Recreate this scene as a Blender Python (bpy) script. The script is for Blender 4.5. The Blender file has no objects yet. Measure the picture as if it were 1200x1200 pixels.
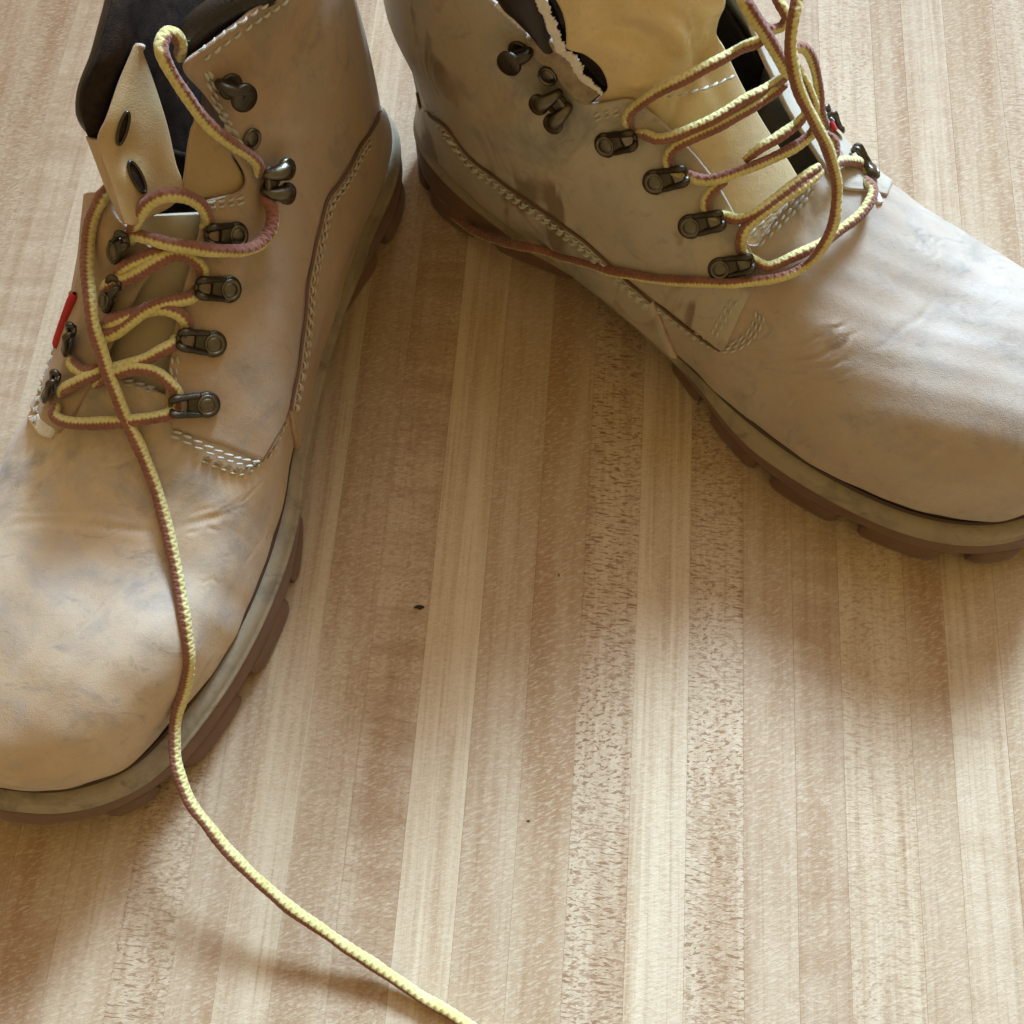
import bpy, bmesh, math, random
import numpy as np
from mathutils import Vector, Matrix
random.seed(7); np.random.seed(7)
sc = bpy.context.scene
COL = sc.collection
# ------------------------------------------------------------------ camera
CAM_H, CAM_TILT, CAM_F = 0.39, math.radians(20), 1.0      # height over the table, tilt off straight down, focal / frame width
cd = bpy.data.cameras.new('camera'); cam = bpy.data.objects.new('camera', cd); COL.objects.link(cam)
cam.location = (0, 0, CAM_H); cam.rotation_euler = (CAM_TILT, 0, 0)
cd.sensor_width = 36; cd.lens = 36*CAM_F; cd.clip_start = 0.01; cd.clip_end = 50
cd.dof.use_dof = False
sc.camera = cam
# ------------------------------------------------------------------ room light
world = bpy.data.worlds.new('World'); sc.world = world; world.use_nodes = True
bg = world.node_tree.nodes['Background']; bg.inputs[0].default_value = (1.0, 0.735, 0.34, 1); bg.inputs[1].default_value = 0.46
def area(name, loc, target, size, power, color, spread=180):
    l = bpy.data.lights.new(name, 'AREA'); l.shape = 'RECTANGLE'; l.size, l.size_y = size; l.energy = power; l.color = color
    o = bpy.data.objects.new(name, l); COL.objects.link(o); o.location = loc
    o.rotation_euler = (Vector(target)-Vector(loc)).to_track_quat('-Z', 'Y').to_euler(); l.spread = math.radians(spread); return o
SAZ, SEL, SD = math.radians(20), math.radians(34), 3.0     # window light: from beyond the boots, a little to the right
area('window_light', (SD*math.cos(SEL)*math.sin(SAZ), SD*math.cos(SEL)*math.cos(SAZ), SD*math.sin(SEL)), (.06, -.14, 0), (.70, .70), 7.4, (.49, .725, 1), 24)
area('fill_light', (.9, 2.0, 2.6), (0, 0, 0), (2.6, 2.2), 8, (.68, .78, 1), 70)  # added broad cool fill lamp that softens the shadows
sc.view_settings.view_transform = 'Standard'; sc.view_settings.look = 'None'
sc.view_settings.exposure = 0; sc.view_settings.gamma = 1
sc.render.engine = 'CYCLES'
# ------------------------------------------------------------------ helpers
def unp(u, v, z):
    """point of the photograph (1200 px frame) at height z"""
    x = (u-600)/1200/CAM_F; y = -(v-600)/1200/CAM_F
    d = np.array([x, y*math.cos(CAM_TILT)+math.sin(CAM_TILT), y*math.sin(CAM_TILT)-math.cos(CAM_TILT)])
    return np.array([0, 0, CAM_H]) + d*((z-CAM_H)/d[2])
def proj(p):
    p = np.asarray(p, float)-np.array([0, 0, CAM_H]); c, s = math.cos(CAM_TILT), math.sin(CAM_TILT)
    y = p[..., 1]*c+p[..., 2]*s; zc = p[..., 1]*s-p[..., 2]*c
    return np.stack([600+1200*CAM_F*p[..., 0]/zc, 600-1200*CAM_F*y/zc], -1)
def prop(o, label=None, cat=None, group=None, kind=None):
    for k, v in (('label', label), ('category', cat), ('group', group), ('kind', kind)):
        if v: o[k] = v
    return o
def link(name, me, mat=None, parent=None, smooth=True):
    o = bpy.data.objects.new(name, me); COL.objects.link(o)
    if mat:
        for m in (mat if isinstance(mat, (list, tuple)) else [mat]): me.materials.append(m)
    if smooth: me.polygons.foreach_set('use_smooth', [True]*len(me.polygons))
    if parent:
        o.parent = parent
        if parent.type == 'EMPTY': o.matrix_parent_inverse = Matrix.Translation(-Vector(parent.location))
    return o
def mesh(name, V, Fc, mat=None, parent=None, smooth=True, uv=None, mi=None):
    me = bpy.data.meshes.new(name); me.from_pydata([tuple(map(float, v)) for v in V], [], [tuple(map(int, f)) for f in Fc])
    if uv is not None:
        l = me.uv_layers.new(name='UVMap'); idx = np.zeros(len(me.loops), int); me.loops.foreach_get('vertex_index', idx)
        l.data.foreach_set('uv', np.asarray(uv, float)[idx].ravel())
    me.update()
    o = link(name, me, mat, parent, smooth)
    if mi is not None: me.polygons.foreach_set('material_index', mi)
    return o
def gridfaces(n, m, closed_u=False, closed_v=False, flip=False):
    F = []
    for i in range(n if closed_u else n-1):
        for j in range(m if closed_v else m-1):
            a, b, c, d = i*m+j, ((i+1) % n)*m+j, ((i+1) % n)*m+(j+1) % m, i*m+(j+1) % m
            F.append((a, d, c, b) if flip else (a, b, c, d))
    return F
def cr(P, t):
    """Catmull-Rom through rows of P at float indices t"""
    P = np.asarray(P, float); one = P.ndim == 1
    if one: P = P[:, None]
    t = np.clip(np.asarray(t, float), 0, len(P)-1-1e-9); i = t.astype(int); f = (t-i)[..., None]
    g = lambda j: P[np.clip(j, 0, len(P)-1)]
    p0, p1, p2, p3 = g(i-1), g(i), g(i+1), g(i+2)
    p0 = np.where((i == 0)[..., None], 2*p1-p2, p0); p3 = np.where((i+2 > len(P)-1)[..., None], 2*p2-p1, p3)
    r = .5*(2*p1+(p2-p0)*f+(2*p0-5*p1+4*p2-p3)*f**2+(3*p1-p0-3*p2+p3)*f**3)
    return r[..., 0] if one else r
def resample(P, n=None, step=None, closed=False):
    """dense smooth curve, even spacing"""
    P = np.asarray(P, float)
    if closed:
        Q = np.vstack([P[-2:], P, P[:3]]); D = cr(Q, np.linspace(2, 2+len(P), 40*len(P)+1))
    else: D = cr(P, np.linspace(0, len(P)-1, 40*len(P)))
    L = np.r_[0, np.cumsum(np.linalg.norm(np.diff(D, axis=0), axis=1))]
    if n is None: n = max(2, int(L[-1]/step)+1)
    q = np.linspace(0, L[-1], n, endpoint=not closed)
    return np.stack([np.interp(q, L, D[:, k]) for k in range(D.shape[1])], -1)
def nrm(v): return v/np.maximum(np.linalg.norm(v, axis=-1, keepdims=True), 1e-12)
# ------------------------------------------------------------------ materials
class NT:
    def __init__(s, name):
        s.m = bpy.data.materials.new(name); s.m.use_nodes = True; s.t = s.m.node_tree; s.b = s.t.nodes['Principled BSDF']
    def n(s, typ, ins=None, **kw):
        x = s.t.nodes.new(typ)
        for k, v in kw.items(): setattr(x, k, v)
        for k, v in (ins or {}).items():
            i = x.inputs[k]
            if isinstance(v, bpy.types.NodeSocket): s.t.links.new(v, i)
            else: i.default_value = v
        return x
    def bs(s, **kw):
        for k, v in kw.items():
            i = s.b.inputs[k.replace('_', ' ')]
            if isinstance(v, bpy.types.NodeSocket): s.t.links.new(v, i)
            else: i.default_value = v
        return s.m
    def math(s, op, a, b=None, c=None, clamp=False):
        x = s.n('ShaderNodeMath', operation=op, use_clamp=clamp)
        for i, v in enumerate((a, b, c)):
            if v is None: continue
            if isinstance(v, bpy.types.NodeSocket): s.t.links.new(v, x.inputs[i])
            else: x.inputs[i].default_value = v
        return x.outputs[0]
    def mix(s, f, a, b, blend='MIX'):
        x = s.n('ShaderNodeMix', data_type='RGBA', blend_type=blend)
        for i, v in ((0, f), (6, a), (7, b)):
            if isinstance(v, bpy.types.NodeSocket): s.t.links.new(v, x.inputs[i])
            else: x.inputs[i].default_value = v if not isinstance(v, tuple) or len(v) == 4 else (*v, 1)
        return x.outputs[2]
    def noise(s, vec, scale, detail=4, rough=.55, dist=0):
        return s.n('ShaderNodeTexNoise', {'Vector': vec, 'Scale': scale, 'Detail': detail, 'Roughness': rough, 'Distortion': dist}).outputs[0]
    def ramp(s, f, stops):
        x = s.n('ShaderNodeValToRGB', {'Fac': f}); e = x.color_ramp.elements
        while len(e) < len(stops): e.new(.5)
        for q, (p, c) in zip(e, stops):
            q.position = p; q.color = (*c, 1) if isinstance(c, tuple) else (c, c, c, 1)
        return x.outputs[0]
    def mapr(s, v, a, b, c=0., d=1.):
        return s.n('ShaderNodeMapRange', {'Value': v, 'From Min': a, 'From Max': b, 'To Min': c, 'To Max': d}).outputs[0]
    def bump(s, h, strength, dist, normal=None):
        i = {'Height': h, 'Strength': strength, 'Distance': dist}
        if normal: i['Normal'] = normal
        return s.n('ShaderNodeBump', i).outputs[0]
def vscale(t, vec, sc_):
    return t.n('ShaderNodeMapping', {'Vector': vec, 'Scale': sc_}).outputs[0]

def leather(name, base, warm, grey, rough=.62, dirt=.5, seed=0., oily=0.):
    t = NT(name); co = t.n('ShaderNodeTexCoord').outputs['Object']
    co = t.n('ShaderNodeVectorMath', {0: co, 1: (seed, seed*.7, seed*.3)}, operation='ADD').outputs[0]
    big = t.noise(co, 17, 4, .55, .3); mid = t.noise(co, 60, 5, .62, .5); fine = t.noise(co, 420, 4, .7)
    c = t.mix(t.mapr(big, .36, .64), (*base, 1), (*warm, 1))
    c = t.mix(t.math('MULTIPLY', t.mapr(mid, .48, .72), dirt), c, (*grey, 1))
    big2 = t.noise(co, 26, 5, .7, .8)
    c = t.mix(t.math('MULTIPLY', t.mapr(big2, .54, .72), dirt*1.1), c, tuple(g*.62 for g in grey)+(1,))
    lite = t.noise(co, 34, 5, .65, .4)
    c = t.mix(t.math('MULTIPLY', t.mapr(lite, .55, .75), .35), c, tuple(min(1, b*1.35) for b in base)+(1,))
    if oily:
        st = t.noise(vscale(t, co, (1, 1, .45)), 38, 3, .5, 1.2); c = t.mix(t.math('MULTIPLY', t.mapr(st, .60, .68), oily), c, (.16, .085, .035, 1))
    # scuff scratches: thin stretched noise
    sc1 = t.noise(vscale(t, co, (30, 260, 60)), 1.6, 3, .6, 1.5)
    c = t.mix(t.math('MULTIPLY', t.mapr(sc1, .67, .76), .25), c, tuple(min(1, b*1.4) for b in base)+(1,))
    c = t.mix(t.mapr(fine, .3, .7, 0, .16), c, tuple(b*.7 for b in base)+(1,))
    # rubbed dark scuffs and pale rubbed spots
    s1 = t.noise(vscale(t, co, (1, 2.2, 1)), 46, 6, .75, 1.4); c = t.mix(t.math('MULTIPLY', t.mapr(s1, .57, .66), dirt*.55), c, tuple(g*.55 for g in grey)+(1,))
    s2 = t.noise(co, 210, 5, .8, .3); c = t.mix(t.math('MULTIPLY', t.mapr(s2, .58, .68), .30), c, tuple(b*.62 for b in warm)+(1,))
    vor = t.n('ShaderNodeTexVoronoi', {'Vector': co, 'Scale': 1500.}, feature='DISTANCE_TO_EDGE').outputs[0]
    h = t.math('ADD', t.math('MULTIPLY', fine, 1.), t.math('MULTIPLY', t.mapr(vor, 0, .25), .22))
    h = t.math('ADD', h, t.math('MULTIPLY', mid, 1.2))
    nm = t.bump(h, .35, .00045)
    r = t.mapr(mid, .3, .7, rough-.12, rough+.12)
    return t.bs(Base_Color=c, Roughness=r, Normal=nm, Specular_IOR_Level=.38, Sheen_Weight=.12, Sheen_Roughness=.5)
def plain(name, col, rough=.5, metal=0., bump=0., bscale=900., spec=.5, var=.15, coat=0.):
    t = NT(name); co = t.n('ShaderNodeTexCoord').outputs['Object']
    n1 = t.noise(co, bscale*.12, 4, .6); n2 = t.noise(co, bscale, 3, .6)
    c = t.mix(t.mapr(n1, .3, .7), tuple(x*(1-var) for x in col)+(1,), tuple(min(1, x*(1+var)) for x in col)+(1,))
    return t.bs(Base_Color=c, Roughness=t.mapr(n1, .3, .7, max(.05, rough-.1), rough+.1), Metallic=metal, Specular_IOR_Level=spec, Coat_Weight=coat,
                Normal=t.bump(n2, bump, .0004))
M = {}
TAN, WARM, GREY = (.60, .47, .335), (.50, .35, .21), (.34, .315, .30)
M['leather'] = leather('nubuck_leather', TAN, WARM, GREY, seed=0, dirt=.65)
M['leather_b'] = leather('nubuck_leather_second', (.46, .365, .275), (.40, .29, .20), (.30, .275, .245), seed=3.1, dirt=.6)
M['quarter'] = leather('quarter_leather', (.46, .335, .22), (.41, .27, .155), (.34, .295, .24), seed=5., dirt=.6)
M['quarter_b'] = leather('quarter_leather_second', (.49, .43, .34), (.43, .34, .235), (.34, .33, .29), seed=8.3, dirt=.75, oily=.8)
M['inner'] = leather('unworn_inner_leather', (.50, .36, .18), (.46, .31, .14), (.40, .33, .22), seed=2., dirt=.2, rough=.5)
M['raw'] = plain('raw_leather_edge', (.50, .36, .28), .9, bump=.6, var=.25)
M['white_raw'] = plain('torn_white_backing', (.74, .68, .64), .95, bump=.9, var=.15)
M['tongue'] = leather('tongue_leather', (.46, .38, .25), (.44, .34, .19), (.36, .32, .25), seed=4., dirt=.25, rough=.45)
M['black'] = plain('black_padded_lining', (.016, .010, .008), .34, bump=.5, bscale=1500, var=.4)
M['mesh'] = plain('black_woven_lining', (.030, .019, .013), .95, bump=1., bscale=2200, var=.5, spec=.12)
M['tongue_b'] = leather('puffed_tongue_leather', (.74, .58, .33), (.66, .49, .23), (.55, .46, .32), seed=6., dirt=.25, rough=.27)
M['welt'] = leather('welt_rubber', (.35, .285, .195), (.29, .225, .14), (.18, .15, .11), seed=1., dirt=.9, rough=.55)
M['gum'] = leather('gum_rubber_outsole', (.185, .095, .052), (.13, .062, .032), (.17, .13, .10), seed=9., dirt=.5, rough=.6)
M['metal'] = plain('antique_nickel', (.16, .14, .105), .36, metal=1., bump=.25, bscale=1200, var=.3)
M['metal_dark'] = plain('antique_nickel_dark', (.085, .073, .055), .38, metal=1., bump=.25, bscale=1200, var=.3)
M['thread'] = plain('white_thread', (.54, .51, .43), .8, bump=.5, bscale=3000, var=.15)
M['thread_tan'] = plain('dirty_tan_thread', (.44, .36, .25), .85, bump=.5, bscale=3000, var=.2)
M['red'] = plain('red_woven_tag', (.50, .02, .025), .6, bump=.6, bscale=3000)
M['crumb'] = plain('dark_crumb', (.02, .015, .01), .8, bump=.5)
M['cut'] = plain('fuzzy_cut_leather', (.33, .25, .175), .95, bump=1., bscale=1800, var=.35)
M['edge'] = plain('cut_edge_and_crevice', (.14, .075, .04), .8, bump=.5)
M['seam'] = plain('seam_shadow_gap', (.07, .04, .025), .9)
# ------------------------------------------------------------------ table top of narrow wooden staves
GRAIN = math.radians(-4.3)
def wood_mat():
    t = NT('figured_maple'); oi = t.n('ShaderNodeObjectInfo'); tc = t.n('ShaderNodeTexCoord').outputs['Object']
    rnd = oi.outputs['Random']; col = t.n('ShaderNodeSeparateColor', {'Color': oi.outputs['Color']})
    tone, fleck, curl = t.math('MULTIPLY_ADD', col.outputs[0], 1.4, -.25, clamp=True), col.outputs[1], col.outputs[2]; alpha = oi.outputs['Alpha']
    offv = t.n('ShaderNodeCombineXYZ', {'X': t.math('MULTIPLY', rnd, 37.), 'Y': t.math('MULTIPLY', rnd, 11.), 'Z': 0.}).outputs[0]
    co = t.n('ShaderNodeVectorMath', {0: tc, 1: offv}, operation='ADD').outputs[0]
    # long growth lines
    g1 = t.noise(vscale(t, co, (1, .035, 1)), 190, 5, .6, .3)
    g2 = t.noise(vscale(t, co, (1, .02, 1)), 620, 4, .65)
    wide = t.noise(vscale(t, co, (1, .12, 1)), 60, 3, .5)
    # slanting pores: rotated and stretched noise
    def slant(ang, sx, sy, scale, d=3, r=.6):
        m = t.n('ShaderNodeMapping', {'Vector': co, 'Rotation': (0, 0, ang)}).outputs[0]
        return t.noise(vscale(t, m, (sx, sy, 1)), scale, d, r, .6)
    po = slant(-.45, .28, 1, 1150, 3, .65)
    po2 = slant(.35, .3, 1, 1500, 3, .65)
    # ray fleck: short dashes across the grain
    f1 = slant(.05, .20, 1, 1150, 3, .6); f2 = slant(-.2, .5, 1, 900, 2, .5)
    patch = t.noise(vscale(t, co, (1, .35, 1)), 42, 3, .6)
    fl = t.math('MULTIPLY', t.mapr(f1, .53, .60), t.mapr(patch, .34, .56), clamp=True)
    fl2 = t.math('MULTIPLY', t.mapr(f2, .53, .62), t.mapr(patch, .64, .42), clamp=True)
    fl = t.math('MULTIPLY', t.math('MAXIMUM', fl, fl2), t.math('MULTIPLY_ADD', fleck, .95, .05))
    # curl: bands across
    cu = t.noise(vscale(t, co, (.22, 1, 1)), 95, 3, .6, .8); cu = t.math('MULTIPLY', t.mapr(cu, .42, .64), curl)
    base = t.mix(tone, (.41, .255, .125, 1), (.76, .625, .44, 1))
    base = t.mix(t.math('MULTIPLY', alpha, .8), base, (.48, .35, .26, 1))
    c = t.mix(t.mapr(g1, .40, .64, 0, .62), base, (.40, .235, .12, 1))
    c = t.mix(t.mapr(wide, .38, .66, 0, .6), c, (.70, .58, .42, 1))
    c = t.mix(t.mapr(g2, .5, .70, 0, .42), c, (.36, .21, .105, 1))
    c = t.mix(t.mapr(po, .5, .61, 0, .48), c, (.74, .64, .48, 1))  # pale streaks paint the shine of the fine raised grain
    c = t.mix(t.mapr(po2, .54, .66, 0, .26), c, (.37, .225, .12, 1))
    c = t.mix(t.math('MULTIPLY', cu, .5), c, (.34, .195, .095, 1))
    c = t.mix(t.math('MULTIPLY', fl, .9), c, (.30, .165, .085, 1))
    sp = t.n('ShaderNodeTexVoronoi', {'Vector': vscale(t, co, (1, .6, 1)), 'Scale': 75., 'Randomness': 1.}); d = sp.outputs['Distance']
    spk = t.math('MULTIPLY', t.math('LESS_THAN', d, .035), t.math('GREATER_THAN', t.n('ShaderNodeSeparateColor', {'Color': sp.outputs['Color']}).outputs[0], .80))
    c = t.mix(t.math('MULTIPLY', spk, .75), c, (.09, .045, .03, 1))
    h = t.math('ADD', t.math('MULTIPLY', po, 1.), t.math('MULTIPLY', g2, .5)); h = t.math('SUBTRACT', h, t.math('MULTIPLY', fl, .25))
    r = t.mapr(po, .35, .7, .74, .55)
    r = t.math('ADD', r, t.math('MULTIPLY', t.noise(co, 25, 3, .5), .12))
    c = t.mix(1., c, (.86, .81, .76, 1), 'MULTIPLY')
    return t.bs(Base_Color=c, Roughness=r, Specular_IOR_Level=.22, Normal=t.bump(h, .42, .0005))
M['wood'] = wood_mat()
table = bpy.data.objects.new('table_top', None); COL.objects.link(table); prop(table, kind='structure')
gv = np.array([math.sin(-GRAIN), math.cos(-GRAIN)]); av = np.array([gv[1], -gv[0]])
# stave edges where they cross the near edge of the photograph, then beyond both sides
edges_px = [-28, 44, 120, 190, 246, 312, 380, 451, 522, 590, 656, 729, 800, 872, 938, 1000, 1088, 1140, 1210]
mesh('underlay', [(-1.2, -1.2, -.03), (1.2, -1.2, -.03), (1.2, 1.6, -.03), (-1.2, 1.6, -.03), (-1.2, -1.2, -.019), (1.2, -1.2, -.019), (1.2, 1.6, -.019), (-1.2, 1.6, -.019)],
     [(3, 2, 1, 0), (4, 5, 6, 7), (0, 1, 5, 4), (1, 2, 6, 5), (2, 3, 7, 6), (3, 0, 4, 7)], M['seam'], table, smooth=False)
a_edges = [float(unp(x, 1200, 0)[:2]@av) for x in edges_px]
while a_edges[0] > -.75: a_edges.insert(0, a_edges[0]-random.uniform(.019, .026))
while a_edges[-1] < .75: a_edges.append(a_edges[-1]+random.uniform(.019, .026))
i0 = min(range(len(a_edges)), key=lambda i: abs(a_edges[i]-float(unp(-28, 1200, 0)[:2]@av)))
# tone, fleck, curl, pinkness of the staves that show at the near edge
looks = [(.35,.1,.2,.3),(.55,.1,.1,.2),(.6,.9,.2,.2),(.5,.15,.1,.4),(.85,.1,.1,.1),(.5,.3,.2,.4),(.4,.45,.85,.35),(.9,.05,.1,.0),(.5,.1,.1,.35),(.22,.05,.05,.2),(.8,1.,.1,.3),(.92,.15,.05,.0),(.8,.95,.2,.4),(.4,.1,.2,.6),(.65,.15,.6,.6),(.8,.45,.1,.1),(.3,.1,.1,.2),(.85,.1,.3,.3)]
for i in range(len(a_edges)-1):
    a0, a1 = a_edges[i], a_edges[i+1]; w = a1-a0; c = av*(a0+a1)/2
    g = .00001; b = .00010; L0, L1 = -.75, 1.15; hw = w/2-g; n = 2
    V, F = [], []
    prof = [(-hw, -.02), (-hw, -b), (-hw+b*.8, 0), (hw-b*.8, 0), (hw, -b), (hw, -.02)]
    for y in (L0, L1):
        V += [(x, y, z) for x, z in prof]
    m = len(prof)
    F = [(j, j+1, m+j+1, m+j)[::-1] for j in range(m-1)]+[tuple(range(m)), tuple(range(2*m-1, m-1, -1))]
    o = mesh('stave', V, F, M['wood'], table, smooth=False)
    o.location = (c[0], c[1], -random.uniform(0, .00003)); o.rotation_euler = (0, 0, GRAIN)
    q = i-i0
    o.color = looks[q] if 0 <= q < len(looks) else (random.uniform(.25, .95), random.choice([.05, .1, .2, .9, .5]), random.choice([.05, .1, .7]), random.uniform(0, .6))
# ------------------------------------------------------------------ boot shape (metres, local: x heel->toe, y towards the inner side, z up)
mm = .001
ST_B = [306,303,297,286,270,250,228,206,185,165,145,120,92,62,32,6,-6,-10,-9,-5,2,6]
ST_ZB = [33,32.5,32,31,30,28.5,27.5,27,26.5,26,25.5,25,25,25.5,26,26,26,26,58,88,122,165]
ST_MED= [-10,6,19,32,41.5,48,51.5,52,50,47,44,41,39,37.5,35,28,16,0,0,0,0,0]
ST_LAT= [-10,-22,-31,-39,-45,-49,-51,-51.5,-50,-47.5,-45,-42,-40,-38,-35,-28,-16,0,0,0,0,0]
ST_FX = [306,304.5,300,290,272,250,228,206,188,172,158,147,139,133,129,126,123,120,117,114,111,108]
ST_FZ = [38,50,58,67,73,74,71.5,77,87,98,108,118,127,135,142,148,153,157,161,165,169,173]
ST_W  = [0,0,0,0,0,0,0,0,51,49,46.5,44.5,43,42,41,40,39.5,39,38.5,38.5,39,40]   # half width where the section bulges past its foot
ST_YC = [-10,-9,-7,-4,-1,0,0,0,0,0,0,0,0,0,0,0,0,0,0,0,0,0]
NK = len(ST_B)-1
def sst(a, b, x): x = np.clip((x-a)/(b-a), 0, 1); return x*x*(3-2*x)
def deform(P, side, dm):
    """the second boot: worn wider, its throat spread and its shaft leaning back"""
    x, y, z = P[..., 0]/mm, P[..., 1]/mm, P[..., 2]/mm
    if not dm:
        y2 = y*(1-.20*(y < 0)*sst(30, 70, z)*(1-sst(165, 205, x))*sst(60, 110, x))
        return np.stack([x, y2-(y > 0)*5.*sst(0, 25, y)*(1-sst(38, 66, z))*sst(15, 60, x)*(1-.15*sst(140, 185, x))*(1-sst(262, 298, x)), z], -1)*mm
    dx = -13*sst(38, 100, z)*(1-sst(205, 265, x))-9*sst(110, 170, z)*(1-sst(60, 110, x))
    lat = (y < 0)*sst(0, 22, -y)
    dy = y*.16*lat*sst(150, 240, x)*sst(28, 50, z)+(y > 0)*5*sst(0, 25, y)*sst(60, 100, z)*(1-sst(190, 230, x))
    return np.stack([x+dx, y+dy, z+lat*2.5*sst(170, 240, x)*sst(30, 60, z)], -1)*mm
def body(k, t, side, off=0., dm=0):
    """k: section 0 toe .. NK collar; t: 0 front line .. 1 foot of the section; side +1 inner, -1 outer"""
    def raw(k, t):
        k = np.clip(k, 0, NK)
        bx, bz, fx, fz, yc = (cr(a, k) for a in (ST_B, ST_ZB, ST_FX, ST_FZ, ST_YC))
        by = np.where(side > 0, cr(ST_MED, k), cr(ST_LAT, k)); hw = np.maximum(side*(by-yc), 0)
        w0 = np.array(ST_W, float); ends = np.abs(np.array(ST_MED)-np.array(ST_YC)); wst = np.maximum(w0, ends*1.015)
        W = np.maximum(cr(wst, k), hw*1.004)
        r = np.clip(hw/np.maximum(W, 1e-6), 0, 1)
        late = np.clip((k-6.)/3, 0, 1); late = late*late*(3-2*late)
        ph1 = np.arcsin(r); PHI = ph1*(1-late)+(np.pi-ph1)*late
        PHI = np.maximum(PHI, 1.5*(1-sst(8, 10, k)))
        a = .80+.25*late; b = .82+.18*late
        ph = PHI*t
        sn = np.sin(ph).clip(0)**a; cs = np.cos(ph); cs = np.sign(cs)*np.abs(cs)**b
        ce = np.cos(PHI); ce = np.sign(ce)*np.abs(ce)**b
        d = (cs-ce)/(1-ce)
        ye = W*np.sin(PHI).clip(0)**a; W2 = np.where(ye > 1e-3, W*(1+(hw/np.maximum(ye, 1e-3)-1)*t**3*(1-late)), W)
        y = yc+side*W2*sn
        return deform(np.stack([bx+(fx-bx)*d, y, bz+(fz-bz)*d], -1)*mm, side, dm)
    k = np.asarray(k, float); t = np.asarray(t, float); k, t, side = np.broadcast_arrays(k, t, np.asarray(side, float))
    P = raw(k, t)
    e = .04
    du = raw(np.minimum(k+e, NK), t)-raw(np.maximum(k-e, 0), t)
    tt = np.clip(t, .012, 1); dv = raw(k, np.minimum(tt+.01, 1))-raw(k, np.maximum(tt-.01, 0))
    N = nrm(np.cross(du, dv)*side[..., None]*-1)
    bad = np.linalg.norm(du, axis=-1) < 1e-7
    N[bad] = (1, 0, 0)
    return P+N*np.asarray(off)[..., None] if np.ndim(off) else P+N*off, N
class Boot:
    def __init__(s, T, ang, m):
        s.dm = m < 0; s.T, s.m = np.array([*T, 0.])*mm, m; s.d = np.array([math.cos(ang), math.sin(ang), 0]); s.n = np.array([-s.d[1], s.d[0], 0])*m
        K, Tt, S = np.meshgrid(np.linspace(0, NK, 22*NK), np.linspace(0, 1, 240), [1., -1.], indexing='ij')
        P, N = body(K, Tt, S, 0., s.dm); W = s.w(P); NW = s.wd(N); s.K, s.Tt, s.S, s.NW = K.ravel(), Tt.ravel(), S.ravel(), NW.reshape(-1, 3)
        s.px = proj(W).reshape(-1, 2); s.Wp = W.reshape(-1, 3); cv = np.array([0, 0, CAM_H])-s.Wp
        s.face = (nrm(cv)*s.NW).sum(-1); s.depth = np.linalg.norm(cv, axis=1)
    def w(s, P): P = np.asarray(P, float); return s.T+P[..., :1]*s.d+P[..., 1:2]*s.n+P[..., 2:]*np.array([0, 0, 1.])
    def wd(s, P): P = np.asarray(P, float); return P[..., :1]*s.d+P[..., 1:2]*s.n+P[..., 2:]*np.array([0, 0, 1.])
    def loc(s, Q): q = np.asarray(Q, float)-s.T; return np.stack([q@s.d, q@s.n, q[..., 2]], -1)
    def pick(s, u, v, side=None):
        """the spot (k, t, side) of the upper under a point of the photograph"""
        d = np.hypot(s.px[:, 0]-u, s.px[:, 1]-v)
        ok = (s.face > 0.02)
        if side is not None: ok &= s.S == side
        c = np.where(ok, d, 1e9); m0 = c.min(); cand = np.where(c < m0+3)[0]; i = cand[np.argmin(s.depth[cand]+.002*c[cand])]
        k, t, sd = float(s.K[i]), float(s.Tt[i]), float(s.S[i]); d0 = float(d[i])
        if d0 < 4:                                   # two Newton steps onto the sight line
            for _ in range(2):
                e = .01; kk = np.array([k, k+e, k, k]); tt = np.array([t, t, t+e, t])
                W = s.w(body(kk, tt, sd, 0., s.dm)[0]); p = proj(W); J = np.stack([(p[1]-p[0])/e, (p[2]-p[0])/e], -1)
                if abs(np.linalg.det(J)) < 50: break
                q = np.linalg.solve(J, np.array([u, v])-p[0]); q = np.clip(q, [-.12, -.02], [.12, .02]); k = min(max(k+q[0], 0), NK); t = min(max(t+q[1], 0), 1)
        return k, t, sd, d0
AL, AR = math.radians(254), math.radians(-39)
BL = Boot((-81, 323), AL, 1)
BR = Boot((-25, 332), AR, -1)
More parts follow.
